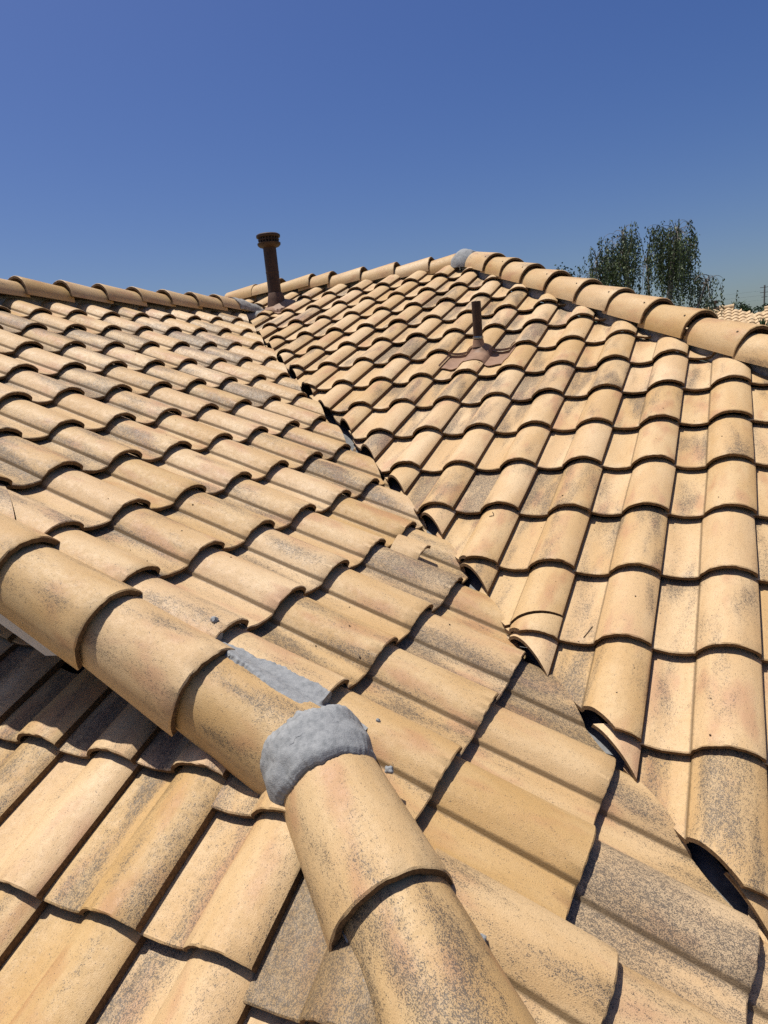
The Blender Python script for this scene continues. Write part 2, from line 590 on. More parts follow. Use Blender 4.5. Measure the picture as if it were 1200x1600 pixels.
cells_a = [(i, j) for j in range(-6, 11) for i in range(-4, 16)]
cells_b = [(i, j) for j in range(-6, 14) for i in range(-18, 5)]
cells_c = [(i, j) for j in range(-1, 5) for i in range(-4, 8)]
lay_tiles(slope_a, FA, cells_a, planes_a, {(-1, 2): {'crack': ((-0.215, 0.05, 0), (-1.0, 0.55, 0)), 'soot': 0.7}, (-2, 7): {'slide': 0.105, 'soot': 0.6, 'tone': 0.45}}, sootmul=1.08)
lay_tiles(slope_b, FB, cells_b, planes_b,
          {(-2, 8): {'crack': ((-0.05, 0.10, 0), (-0.25, 1.0, 0)), 'soot': 0.2, 'label': 'cracked roof tile beside the valley'}}, sootmul=0.85, toner=(0.25, 0.85))
lay_tiles(slope_c, FC, cells_c, planes_c,
          {(3, 0): {'slide': 0.07}, (2, 1): {'soot': 0.55}, (3, 1): {'soot': 0.3}, (4, 1): {'slide': 0.05, 'soot': 1.2, 'tone': 0.1, 'label': 'charcoal stained roof tile beside the hip'}}, sootmul=0.75)

dz = Vector((0, 0, -DK))
slab('roof_deck', [(RIDGE_A, -7, zA(RIDGE_A) - DK - 0.02), (RIDGE_A, 4.49, zA(RIDGE_A) - DK - 0.02), (4.5, VALLEY - 4.5, zA(4.5) - DK - 0.02),
                   (4.5, 1.54 - 4.5, zA(4.5) - DK - 0.02), (1.95, -0.41, zA(1.95) - DK - 0.02), (1.95, -0.50, zA(1.95) - DK - 0.02), (-2.1, -0.50, zA(-2.1) - DK - 0.02)]
     [1:] + [], 0.03, M_FELT, slope_a)
slab('roof_deck', [(-2.4, RIDGE_B, zB(RIDGE_B) - DK - 0.04), (0.33, RIDGE_B, zB(RIDGE_B) - DK - 0.04), (7.5, HIPF - 7.5, zB(HIPF - 7.5) - DK - 0.04),
                   (4.63, VALLEY - 4.48, zB(VALLEY - 4.48) - DK - 0.04), (-2.26, VALLEY + 2.4, zB(VALLEY + 2.4) - DK - 0.04)], 0.03, M_FELT, slope_b)
slab('roof_deck', [(-5, -0.02, zC(-0.02) - DK - 0.02), (1.35, -0.02, zC(-0.02) - DK - 0.02), (4.4, 1.4 - 4.45, zC(1.4 - 4.45) - DK - 0.02), (-5, 1.4 - 4.45, zC(1.4 - 4.45) - DK - 0.02)], 0.03, M_FELT, slope_c)

# ------------------------------------------------------------------ house under the roof
house = empty('house', 'stucco house under the tiled roof, its white rake board just showing', 'house', (1.0, 1.5, -4.7))
bm = bmesh.new()
box(bm, (0.9, -5.0, -3.25), (6.2, 4.6, 2.9)); box(bm, (2.0, 3.0, -3.25), (10.0, 8.6, 2.9))
child('wall', finish(bm, 'wall_mesh', [M_STUCCO], 20), house, Matrix())
bm = bmesh.new()            # gable wall under the rake
pts = [(-2.1, zA(-2.1) - 0.14), (1.50, zA(1.50) - 0.14), (1.50, -0.8), (-2.1, -0.8)]
f = [bm.verts.new((x, -0.05, z)) for x, z in pts]; b = [bm.verts.new((x, 0.05, z)) for x, z in pts]
bm.faces.new(f); bm.faces.new(list(reversed(b)))
for k in range(4): bm.faces.new((f[k], b[k], b[(k + 1) % 4], f[(k + 1) % 4]))
child('gable_wall', finish(bm, 'gable_wall_mesh', [M_STUCCO], 20), house, Matrix())
bm = bmesh.new()            # white rake board with a raked cut at its lower end
def brd(x, dzv): return (x, zA(x) - dzv)
pts = [brd(-2.3, 0.12), brd(1.10, 0.12), brd(0.93, 0.27), brd(0.80, 0.345), brd(-2.3, 0.345)]
f = [bm.verts.new((x, -0.625, z)) for x, z in pts]; b = [bm.verts.new((x, -0.585, z)) for x, z in pts]
bm.faces.new(f); bm.faces.new(list(reversed(b)))
for k in range(5): bm.faces.new((f[k], b[k], b[(k + 1) % 5], f[(k + 1) % 5]))
child('rake_board', finish(bm, 'rake_board_mesh', [M_BOARD], 20), house, Matrix())
bm = bmesh.new()            # soffit between wall and board
pts = [(-2.3, -0.58, zA(-2.3) - 0.155), (1.5, -0.58, zA(1.5) - 0.155), (1.5, -0.05, zA(1.5) - 0.155), (-2.3, -0.05, zA(-2.3) - 0.155)]
bm.faces.new([bm.verts.new(p) for p in pts])
bm.faces.new([bm.verts.new((p[0], p[1], p[2] - 0.02)) for p in reversed(pts)])
child('soffit', finish(bm, 'soffit_mesh', [M_BOARD], 20), house, Matrix())
# slopes that fall away behind the ridges and the right hip
slab('back_roof', [(-2.15, -7, 0.90), (-2.15, 5.1, 0.90), (-6.5, 9.4, -1.05), (-6.5, -7, -1.05)], 0.06, M_FARTILE, house)
slab('back_roof', [(-2.1, 5.10, 1.10), (0.30, 5.10, 1.10), (0.30, 9.5, -0.85), (-6.4, 9.5, -0.85)], 0.06, M_FARTILE, house)
slab('back_roof', [(0.34, 5.10, 1.10), (7.5, -2.06, -2.07), (8.2, -2.06, -2.4), (8.2, 9.5, -2.4), (0.34, 9.5, 1.10)], 0.06, M_FARTILE, house)

# ------------------------------------------------------------------ ridge and hip caps
def cap_bm(seed, r0=0.150, r1=0.131, ln=0.44, span=(0.0, math.pi), thick=0.014):
    """barrel tile: y uphill, its wide lower end at y=0, arc in x-z"""
    rg = random.Random(seed)
    bm = bmesh.new()
    N = 22
    rows, bots = [], []
    jit = [rg.uniform(-0.0025, 0.0025) for _ in range(N + 1)]
    for vi, v in enumerate([0.0, 0.005, 0.06, 0.2, 0.32, ln]):
        t = v / ln
        r = r0 + (r1 - r0) * t
        ra, rb = [], []
        for k in range(N + 1):
            a = span[1] - (span[1] - span[0]) * k / N
            rr = r + rg.uniform(-0.0006, 0.0006) - (0.004 if vi == 0 else 0)
            sx = 1.0
            ra.append((math.cos(a) * rr * sx, v + (jit[k] if vi == 0 else 0), math.sin(a) * rr * 1.06))
            q = rr - thick - (0.002 if vi <= 1 else 0)
            rb.append((math.cos(a) * q * sx, v + (jit[k] if vi == 0 else 0), math.sin(a) * q * 1.06))
        rows.append(ra); bots.append(rb)
    grid_solid(bm, rows, bots)
    return bm


CAPS = [finish(cap_bm(300 + i), 'ridge_tile_mesh', [M_TILE, M_EDGE]) for i in range(4)]


def cap_row(row, places, roll=0.0, tilt=0.05, sootr=(0.1, 0.8), specials=None):
    """places: list of (lower end point, uphill direction)"""
    rg = random.Random(len(row['label']) * 7 + 3)
    for k, (p, d) in enumerate(places):
        d = Vector(d).normalized()
        x = d.cross(Vector((0, 0, 1))).normalized()
        M = frame(x, d, p) @ Matrix.Rotation(roll + rg.uniform(-0.06, 0.06), 4, 'Y') @ Matrix.Rotation(-tilt + rg.uniform(-0.018, 0.012), 4, 'X') @ Matrix.Rotation(rg.uniform(-0.03, 0.03), 4, 'Z')
        sp = (specials or {}).get(k, {})
        o = child('ridge_tile', CAPS[rg.randrange(4)], row, M)
        o['soot'] = sp.get('soot', rg.uniform(*sootr)); o['tone'] = sp.get('tone', rg.uniform(0, 0.6))


def mortar_mesh(rows_fn, nu, nv, amp, seed, thick=0.02, fs=26.0):
    """irregular slab of mortar: rows_fn(u, v) -> (point, normal); edges thin out"""
    bm = bmesh.new()
    rows, bots = [], []
    for i in range(nu + 1):
        ra, rb = [], []
        for j in range(nv + 1):
            u, v = i / nu, j / nv
            p, nrm = rows_fn(u, v)
            p = Vector(p); nrm = Vector(nrm).normalized()
            e = min(1.0, 5 * min(v, 1 - v, u * 1.5, (1 - u) * 1.5) + 0.12)
            q = p * fs + Vector((seed, seed * 0.7, 0))
            d = noise.noise(q) * amp + noise.noise(q * 2.7) * amp * 0.5 + noise.noise(q * 7) * amp * 0.22 + abs(noise.noise(q * 1.3 + Vector((9, 3, 1)))) * amp * 0.8
            ra.append(p + nrm * (thick * e + d * (0.3 + 0.7 * e)))
            rb.append(p - nrm * 0.02)
        rows.append(ra); bots.append(rb)
    grid_solid(bm, rows, bots, 0, 0)
    return bm


# --- near rake row (runs straight down the left slope) and its mortar
rake = empty('rake_tile_row', 'short row of big barrel tiles above the white board, patched with grey mortar', 'ridge row', (1.2, -0.6, zA(1.2)), 'rows of barrel cap tiles')
dA = Vector((math.cos(TA), 0, -math.sin(TA))); nA = Vector((math.sin(TA), 0, math.cos(TA)))
RAKE_Y, RAKE_N = -0.580, -0.112
def rake_axis(x): return Vector((x, RAKE_Y, zA(x))) + nA * RAKE_N
pl = [(rake_axis(x), -dA) for x in (0.09, 0.435, 0.790, 1.145, 1.500, 1.88)]
# local x = d x up: for d uphill (-x) this is +y ; the opening turns down the outer side
cap_row(rake, pl, roll=math.radians(-29), tilt=0.045, sootr=(0.35, 0.65))

hip_near = empty('hip_tile_row', 'two large barrel tiles in the foreground below the grey mortar collar', 'hip row', (2.2, -0.9, -1.0), 'rows of barrel cap tiles')
HT, HBm = Vector((1.894, -0.657, -0.905)), Vector((2.179, -0.869, -1.035))
hd = (HT - HBm).normalized()
cap_row(hip_near, [(HBm, hd), (HBm - hd * 0.40, hd), (HBm - hd * 0.80, hd)], tilt=0.045, sootr=(0.4, 0.6), specials={0: {'soot': 0.42, 'tone': 0.35}, 1: {'soot': 0.7, 'tone': 0.2}})

# mortar collar over the joint of rake and hip
def collar(u, v):
    a = math.radians(-4 + 190 * v)
    wob = 0.020 * noise.noise(Vector((v * 5, 3.1, 0))) + 0.004 * noise.noise(Vector((v * 31, 5.1, 0))) + 0.003 * noise.noise(Vector((v * 70, 1.1, 0)))
    s = -0.025 + 0.165 * u + (wob if u < 0.5 else -wob * 1.6) + (0.03 * (v - 0.5) if u > 0.5 else 0)
    ax = HT + hd * (s - 0.0)
    x = hd.cross(Vector((0, 0, 1))).normalized(); z = x.cross(hd)
    nrm = x * math.cos(a) + z * math.sin(a)
    t = min(1.0, u / 0.40)
    fac = abs(noise.noise(Vector((u * 1.7 + 3, v * 3.6, 4.0))))
    r = 0.131 + 0.010 * t * t * (3 - 2 * t) + 0.014 * fac + 0.003 * noise.noise(Vector((u * 4, v * 11, 2))) - 0.008 * max(0, 1 - 14 * u) - 0.022 * max(0, (u - 0.72) / 0.28) ** 2
    return ax + nrm * Vector((1, 1, 1.0)).length / math.sqrt(3) * r * (1 + 0.06 * math.sin(a)), nrm
o = child('mortar', finish(mortar_mesh(collar, 50, 130, 0.0018, 4.0, 0.003, 12.0), 'mortar_mesh', [M_MORTAR], 75), rake, Matrix())
o['label'] = 'fresh grey mortar collar'

SOFT = [False]


def surf_a(x, y):
    """height above the left tile plane of the tiles, or of the rake barrel, at world x, y"""
    vd = x / math.cos(TA) / EXP
    j = math.ceil(vd - 1e-6)
    vloc = (j - vd) * EXP
    i = math.ceil(y / W - 1e-6)
    t = tile_h(y - i * W, vloc)
    dy = y - RAKE_Y
    r = 0.143
    c = RAKE_N + math.sqrt(max(0, r * r - dy * dy)) if abs(dy) < r else -1
    k = 0.035
    hh = max(0.0, min(1.0, 0.5 + 0.5 * (t - c) / k))
    return c + (t - c) * hh + (k * hh * (1 - hh) if SOFT[0] else 0)

def strip(u, v):
    x = 1.42 + 0.50 * u
    wid = 0.055 + 0.100 * min(1, u * 1.8) + 0.012 * noise.noise(Vector((u * 9, 1.7, 0)))
    mid = -0.495 - 0.035 * u
    y = mid + (v - 0.5) * wid + 0.012 * noise.noise(Vector((u * 7, v * 2, 8.0))) + 0.0045 * noise.noise(Vector((u * 40, v * 2, 2.0))) + 0.003 * noise.noise(Vector((u * 110, v * 2, 5.0)))
    h = surf_a(x, y) if 0.08 < v < 0.92 else surf_a(x, y) - 0.004
    ed = min(v, 1 - v, u * 3)
    return Vector((x, y, zA(x))) + nA * (max(h, -0.016) - 0.010 * max(0, 1 - ed / 0.14)), nA
SOFT[0] = True
smb = mortar_mesh(strip, 140, 40, 0.0016, 9.0, 0.005, 16.0)
SOFT[0] = False
cr = random.Random(5)
for k in range(46):                                   # crumbs stuck along the ragged edges
    u = cr.random(); side = cr.choice((0.03, 0.97))
    p, _n = strip(u, side)
    p = Vector(p) + Vector((cr.gauss(0, 0.006), cr.gauss(0, 0.006), 0.006))
    r0_ = cr.uniform(0.0016, 0.0050)
    q_ = bmesh.ops.create_icosphere(smb, subdivisions=1, radius=r0_)
    for v_ in q_['verts']: v_.co = v_.co * cr.uniform(0.7, 1.3) + p
o = child('mortar', finish(smb if True else mortar_mesh(strip, 120, 34, 0.0018, 9.0, 0.006, 14.0), 'mortar_mesh', [M_MORTAR], 75), rake, Matrix())
o['label'] = 'smeared grey mortar strip'

# bedding mortar along the lower side of the near hip
def hipbed(u, v):
    p = HT + (HBm - HT) * (0.15 + 3.2 * u)
    x = hd.cross(Vector((0, 0, 1))).normalized()
    if x.dot(Vector((1, 1, 0))) > 0: x = -x
    lat = 0.078 + 0.040 * v + 0.012 * noise.noise(Vector((u * 18, 4, v)))
    q = p + x * lat
    q.z = max(zC(q.y) + 0.02, zC(q.y) + 0.045 - 0.05 * v)
    return q, Vector((0, -0.4, 1))
child('mortar', finish(mortar_mesh(hipbed, 110, 14, 0.009, 21.0, 0.004, 30), 'mortar_mesh', [M_OLDMORTAR], 50), hip_near, Matrix())

# --- ridge of the left slope
ridge_a = empty('ridge_tile_row', 'level row of barrel ridge tiles on the left skyline, ending near the tall pipe', 'ridge row', (-2.15, 2.0, 0.96), 'rows of barrel cap tiles')
ys = [-0.45, -0.03, 0.40, 0.82, 1.234, 1.634, 2.035, 2.415, 2.80, 3.18, 3.56, 3.93]
cap_row(ridge_a, [((-2.15, y, 0.955), (0, 1, -0.02)) for y in ys], tilt=0.05, sootr=(0.0, 0.35))
def end_mortar(u, v):
    a = math.pi * (0.02 + 0.96 * v)
    y = 4.22 + 0.42 * u + 0.03 * noise.noise(Vector((v * 6, 1, 0)))
    r = 0.15 - 0.02 * u
    nrm = Vector((math.cos(a), 0.25 * u, math.sin(a)))
    return Vector((-2.15 + r * math.cos(a) * (1 + 0.3 * u), y, 0.945 - 0.05 * u + r * math.sin(a))), nrm
o = child('mortar', finish(mortar_mesh(end_mortar, 12, 18, 0.014, 2.0, 0.006, 14), 'mortar_mesh', [M_OLDMORTAR], 50), ridge_a, Matrix())
o['label'] = 'grey mortar at the end of the ridge'

def bed(name, parent, p0, p1, wid, hgt, seed):
    p0, p1 = Vector(p0), Vector(p1)
    d = (p1 - p0).normalized(); x = d.cross(Vector((0, 0, 1))).normalized()
    def fn(u, v):
        a = math.pi * v
        q = p0.lerp(p1, u) + x * math.cos(a) * wid * 0.75 + Vector((0, 0, math.sin(a) * hgt))
        return q, x * math.cos(a) + Vector((0, 0, math.sin(a)))
    n = max(10, int((p1 - p0).length / 0.08))
    child(name, finish(mortar_mesh(fn, n, 6, 0.016, seed, 0.0, 11), 'mortar_mesh', [M_OLDMORTAR], 50), parent, Matrix())

bed('mortar_bed', ridge_a, (-2.15, -0.7, 0.84), (-2.15, 4.4, 0.84), 0.10, 0.13, 31)

bed('mortar_bed', ridge_a, (-2.25, 4.25, 0.84), (-1.86, 4.66, 0.86), 0.13, 0.085, 33)
# --- ridge above the right slope
ridge_b = empty('ridge_tile_row', 'row of barrel ridge tiles rising behind the tall pipe to the pale mortar', 'ridge row', (-1, 5.1, 1.2), 'rows of barrel cap tiles')
xs = [-2.40, -2.02, -1.566, -1.289, -0.881, -0.463, -0.05, 0.24]
cap_row(ridge_b, [((x, 5.10, 1.207 - 0.012 * k - (0.03 if k == 0 else 0)), (-1, 0, -0.01)) for k, x in enumerate(xs)], tilt=0.05, sootr=(0.0, 0.4))
def apex(u, v):
    a = math.pi * (0.0 + 1.0 * v)
    d = Vector((1, -0.25, -0.1)).normalized(); x = Vector((0.24, 1, 0)).normalized()
    p = Vector((0.25, 5.07, 1.12)) + d * (0.22 * u + 0.03 * noise.noise(Vector((v * 5, 2, 0))))
    r = 0.152 + 0.03 * math.sin(math.pi * u)
    nrm = -x * math.cos(a) + Vector((0, 0, math.sin(a)))
    return p + nrm * r, nrm
o = child('mortar', finish(mortar_mesh(apex, 12, 22, 0.014, 5.0, 0.006, 14), 'mortar_mesh', [M_MORTAR], 50), ridge_b, Matrix())
o['label'] = 'pale mortar lump at the top of the hip'
bed('mortar_bed', ridge_b, (-2.4, 5.10, 1.07), (0.30, 5.10, 1.06), 0.10, 0.14, 37)

# --- hip at the right edge of the right slope
hip_far = empty('hip_tile_row', 'long row of barrel tiles descending the right skyline in front of the weeping tree', 'hip row', (2.0, 3.4, 0.5), 'rows of barrel cap tiles')
hdir = Vector((-1, 1, 0.4452)).normalized()
pl = []
for d in (-2.70, -2.37, -2.02, -1.64, -1.22, -0.84, -0.465, -0.09, 0.32, 0.72, 1.10):
    s = 5.405
    x, y = s / 2 + d / math.sqrt(2), s / 2 - d / math.sqrt(2)
    pl.append(((x, y, zB(y) - 0.004), hdir))
cap_row(hip_far, pl, tilt=0.055, sootr=(0.0, 0.55))
bm = bmesh.new()
tube(bm, [(0, 0, -0.004), (0, 0, 0.003)], 0.006, 10)
nail = finish(bm, 'nail_head_mesh', [M_TWIG], 40)
for c in [c for c in hip_far.children if c.name.startswith('ridge_tile')]:
    a = math.radians(128)
    n_ = bpy.data.objects.new('nail_head', nail); COL.objects.link(n_); n_.parent = c
    n_.matrix_local = Matrix.Translation((math.cos(a) * 0.1475, 0.06, math.sin(a) * 0.1475 * 1.06)) @ Matrix.Rotation(a - math.pi / 2, 4, 'Y').inverted()
bed('mortar_bed', hip_far, (0.40, 5.005, zB(5.005) - 0.10), (3.6, 1.805, zB(1.805) - 0.10), 0.13, 0.11, 41)

# ------------------------------------------------------------------ valley flashing
bm = bmesh.new()
vd_ = Vector((1, -1, -0.4430)).normalized()
top, bot = [], []
for i in range(41):
    t = i / 40
    x = -2.25 + 6.7 * t; y = VALLEY - x; z = zA(x) - DK - 0.022
    r, b = [], []
    for k, (l, h) in enumerate([(-0.17, 0.052), (-0.09, 0.026), (-0.02, 0.004), (0.0, 0.026), (0.02, 0.004), (0.09, 0.026), (0.17, 0.052)]):
        p = Vector((x + l * 0.7071, y + l * 0.7071, z + h + 0.004 * noise.noise(Vector((t * 18, k * 1.3, 0)))))
        r.append(p); b.append(p - Vector((0, 0, 0.004)))
    top.append(r); bot.append(b)
grid_solid(bm, top, bot, 0, 0)
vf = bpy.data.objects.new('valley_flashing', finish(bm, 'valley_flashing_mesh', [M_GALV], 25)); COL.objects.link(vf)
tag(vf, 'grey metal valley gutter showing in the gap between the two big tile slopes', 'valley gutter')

# ------------------------------------------------------------------ vent pipes
def flashing_sheet(cx, cy_v, wid, length, pipe_r, cone_h, i0, vtop):
    """lead sheet dressed over the tile wave of slope B; local frame FB; (cx, cy_v) is the pipe foot"""
    bm = bmesh.new()
    rows, bots = [], []
    NU, NV = 44, 16
    for b in range(NV + 1):
        v = vtop - length * (1 - b / NV)
        r, q = [], []
        for a in range(NU + 1):
            u = cx + wid * (a / NU - 0.5)
            i = math.ceil(u / W - 1e-6)
            sway = 0.012 * math.sin(a * 0.55) + 0.008 * noise.noise(Vector((a * 0.3, 7, 0)))
            vv = v + sway * (1 - b / NV)
            yl = vv % EXP
            h = 0.85 * ph((u - i * W + W) / W) + 0.15 * 0.005 - DROP * yl / EXP + 0.010
            d = math.hypot(u - cx, (vv - cy_v))
            if d < pipe_r * 2.2:
                k = 1 - max(0, d - pipe_r) / (pipe_r * 1.2)
                h = max(h, 0.02 * k + cone_h * max(0, k) ** 2 * 0.5)
            r.append((u, vv, h)); q.append((u, vv, h - 0.006))
        rows.append(r); bots.append(q)
    grid_solid(bm, rows, bots, 0, 0)
    return finish(bm, 'flashing_mesh', [M_FLASH], 40)


def fb_local(x, y):
    return (x - 2.9058), (y - 3.2549) / math.cos(TB)


# short pipe
P2 = Vector((1.165, 2.875, 0.25))
short = empty('vent_pipe', 'short open brown vent pipe with flashing in the middle of the right slope', 'vent pipe', P2, 'brown roof vent pipes')
u0, v0 = fb_local(P2.x, P2.y)
child('flashing', flashing_sheet(u0 + 0.01, v0, 0.52, 0.24, 0.036, 0.03, 0, v0 + 0.035), short, FB)
bm = bmesh.new()
lathe(bm, [(0.034, 0.0), (0.034, 0.312), (0.029, 0.312), (0.029, 0.10)], P2, 28)
child('pipe', finish(bm, 'pipe_mesh', [M_PIPE], 40), short, Matrix())
bm = bmesh.new()
lathe(bm, [(0.048, 0.0), (0.043, 0.02), (0.040, 0.04), (0.0385, 0.052), (0.0345, 0.052)], P2 + Vector((0, 0, -0.01)), 28)
child('boot', finish(bm, 'boot_mesh', [M_FLASH], 40), short, Matrix())
bm = bmesh.new()
lathe(bm, [(0.0345, 0.046), (0.038, 0.047), (0.039, 0.052), (0.039, 0.062), (0.038, 0.066), (0.0345, 0.067)], P2, 28)
box(bm, (P2.x + 0.03, P2.y - 0.032, P2.z + 0.056), (0.022, 0.012, 0.016))
child('clamp', finish(bm, 'clamp_mesh', [M_CLAMP], 40), short, Matrix())

# tall pipe
P1 = Vector((-1.80, 4.60, 1.0))
tall = empty('vent_pipe', 'tall brown flue pipe with a round slotted cap beside the left ridge', 'vent pipe', P1, 'brown roof vent pipes')
u0, v0 = fb_local(P1.x, P1.y)
child('flashing', flashing_sheet(u0 + 0.05, v0, 0.50, 0.30, 0.085, 0.03, 0, v0 + 0.08), tall, FB)
bm = bmesh.new()
lathe(bm, [(0.073, -0.05), (0.073, 0.63), (0.068, 0.63), (0.068, 0.2)], P1, 36)
lathe(bm, [(0.0730, 0.33), (0.0750, 0.335), (0.0750, 0.345), (0.0730, 0.35)], P1, 36)
child('pipe', finish(bm, 'pipe_mesh', [M_PIPE], 40), tall, Matrix())
bm = bmesh.new()
lathe(bm, [(0.112, -0.05), (0.098, 0.04), (0.086, 0.10), (0.080, 0.115), (0.075, 0.115)], P1 + Vector((0.01, 0, 0)), 36)
child('boot', finish(bm, 'boot_mesh', [M_BOOT], 40), tall, Matrix())
cap = child('cap', None, tall, Matrix.Translation(P1)) if False else None
bm = bmesh.new()
lathe(bm, [(0.072, 0.60), (0.112, 0.615), (0.128, 0.632), (0.130, 0.650), (0.122, 0.655), (0.09, 0.645), (0.079, 0.64)], P1, 36)
child('cap_collar', finish(bm, 'cap_collar_mesh', [M_PIPE], 40), tall, Matrix())
bm = bmesh.new()
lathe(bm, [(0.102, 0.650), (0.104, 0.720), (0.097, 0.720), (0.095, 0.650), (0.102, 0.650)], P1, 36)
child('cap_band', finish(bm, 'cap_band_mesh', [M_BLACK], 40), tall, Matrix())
bm = bmesh.new()
for k in range(20):
    a = 2 * math.pi * k / 20
    box(bm, (0, 0, 0), (0.010, 0.016, 0.066), Matrix.Translation(P1 + Vector((0.108 * math.cos(a), 0.108 * math.sin(a), 0.686))) @ Matrix.Rotation(a, 4, 'Z'))
lathe(bm, [(0.108, 0.676), (0.118, 0.680), (0.118, 0.688), (0.108, 0.692)], P1, 36)
child('cap_fins', finish(bm, 'cap_fins_mesh', [M_PIPE], 30), tall, Matrix())
bm = bmesh.new()
lathe(bm, [(0.100, 0.708), (0.130, 0.710), (0.134, 0.722), (0.132, 0.736), (0.118, 0.746), (0.08, 0.752), (0.001, 0.756)], P1, 36)
lathe(bm, [(0.100, 0.708), (0.001, 0.712)], P1, 36)
child('cap_top', finish(bm, 'cap_top_mesh', [M_PIPE], 40), tall, Matrix())

# ------------------------------------------------------------------ loose bits lying on the roof
def lump(name, p, size, mt, seed, label, cat, group=None):
    bm = bmesh.new()
    bmesh.ops.create_icosphere(bm, subdivisions=3, radius=1.0)
    for v in bm.verts:
        k = 1 + 0.45 * noise.noise(v.co * 1.3 + Vector((seed, 0, 0))) + 0.2 * noise.noise(v.co * 3.1 + Vector((0, seed, 0)))
        v.co = Vector((v.co.x * size[0], v.co.y * size[1], v.co.z * size[2])) * k
    o = bpy.data.objects.new(name, finish(bm, name + '_mesh', [mt], 60)); COL.objects.link(o)
    o.location = p
    return tag(o, label, cat, group)


def on_a(x, y, h=0.0):
    return Vector((x, y, zA(x))) + nA * (surf_a(x, y) + h)


gk = 'crumbs of dropped mortar'
lump('mortar_crumb', on_a(2.362, -0.834, 0.005), (0.010, 0.009, 0.009), M_MORTAR, 1.0, 'grey mortar crumb on the tile right of the foremost barrel tile', 'mortar crumb', gk)
lump('mortar_crumb', on_a(2.035, -0.60, 0.004), (0.012, 0.010, 0.009), M_MORTAR, 3.0, 'grey mortar crumb just below the right end of the mortar collar', 'mortar crumb', gk)
lump('mortar_crumb', on_a(1.385, -0.455, 0.006), (0.012, 0.011, 0.010), M_MORTAR, 5.0, 'dark mortar crumb at the upper end of the mortar strip', 'mortar crumb', gk)
lump('mortar_crumb', on_a(1.93, -0.44, 0.003), (0.007, 0.006, 0.006), M_MORTAR, 7.0, 'tiny mortar crumb on the tile right of the mortar strip', 'mortar crumb', gk)

# broken-off piece of barrel resting on the left slope beside the valley
Mf = FA @ Matrix.Translation((0.79, -1.735, 0.012)) @ Matrix.Rotation(0.05, 4, 'Z')
bm = tile_bm(105)
cut(bm, Matrix(), [((-0.20, 0, 0), (1, 0, 0)), ((0, 0.16, 0), (0.15, -1, 0)), ((-0.02, 0, 0), (-1, 0.1, 0))])
fr = bpy.data.objects.new('tile_fragment', finish(bm, 'tile_fragment_mesh', [M_TILE, M_EDGE])); COL.objects.link(fr)
fr.matrix_world = Mf; fr['soot'] = 0.1; fr['tone'] = 0.6
tag(fr, 'broken-off buff tile piece lying on a tile left of the valley', 'tile piece')


gr = random.Random(77)
bm = bmesh.new()
for k in range(260):
    if k < 120:
        x = gr.uniform(-1.0, 2.9); y = gr.uniform(-0.4, 2.4)
        if x + y > 2.5 or (y < -0.4 and x < 1.9): continue
        p = on_a(x, y, 0.001)
    else:
        x = gr.uniform(-0.5, 3.4); y = gr.uniform(-0.6, 4.0)
        if x + y < 2.62 or x + y > 5.1: continue
        u = (x - 2.9058); v = (y - 3.2549) / math.cos(TB)
        p = FB @ Vector((u, v, tile_h(u - math.ceil(u / W - 1e-6) * W, v % EXP) + 0.001))
    s_ = gr.uniform(0.0012, 0.0032)
    r_ = bmesh.ops.create_icosphere(bm, subdivisions=1, radius=1.0)
    for v_ in r_['verts']:
        v_.co = Vector((v_.co.x * s_ * gr.uniform(0.8, 1.8), v_.co.y * s_ * gr.uniform(0.8, 1.6), v_.co.z * s_ * 0.8)) + p
o = bpy.data.objects.new('debris', finish(bm, 'debris_mesh', [M_TWIG], 60)); COL.objects.link(o)
o['kind'] = 'stuff'; o['label'] = 'scattered dark grit and dirt crumbs lying on the tiles'


def twig(pts, r, label):
    bm = bmesh.new()
    tube(bm, pts, r, 5)
    o = bpy.data.objects.new('twig', finish(bm, 'twig_mesh', [M_TWIG], 60)); COL.objects.link(o)
    tag(o, label, 'twig', 'dry twigs')


def on_b(u, v, h):
    return FB @ Vector((u, v, h))


def b_surf(x, y):
    u, v = fb_local(x, y)
    i = math.ceil(u / W - 1e-6)
    return FB @ Vector((u, v, tile_h(u - i * W, v % EXP) + 0.003))


twig([b_surf(2.335, 0.425), b_surf(2.345, 0.45), b_surf(2.357, 0.482)], 0.0018, 'thin dark twig on a tile right of the cracked tile')
twig([b_surf(1.80, 1.075), b_surf(1.81, 1.06), b_surf(1.815, 1.045), b_surf(1.795, 1.04)], 0.0020, 'small hooked twig on a tile above the valley opening')

# ------------------------------------------------------------------ weeping tree
def leaf(bm, p, d, ln, wd, rg):
    d = d.normalized()
    s = d.cross(Vector((rg.uniform(-1, 1), rg.uniform(-1, 1), rg.uniform(-0.3, 0.3)))).normalized() * wd
    m_ = p + d * ln * 0.5
    bm.faces.new([bm.verts.new(q) for q in (p, m_ + s, p + d * ln, m_ - s)])


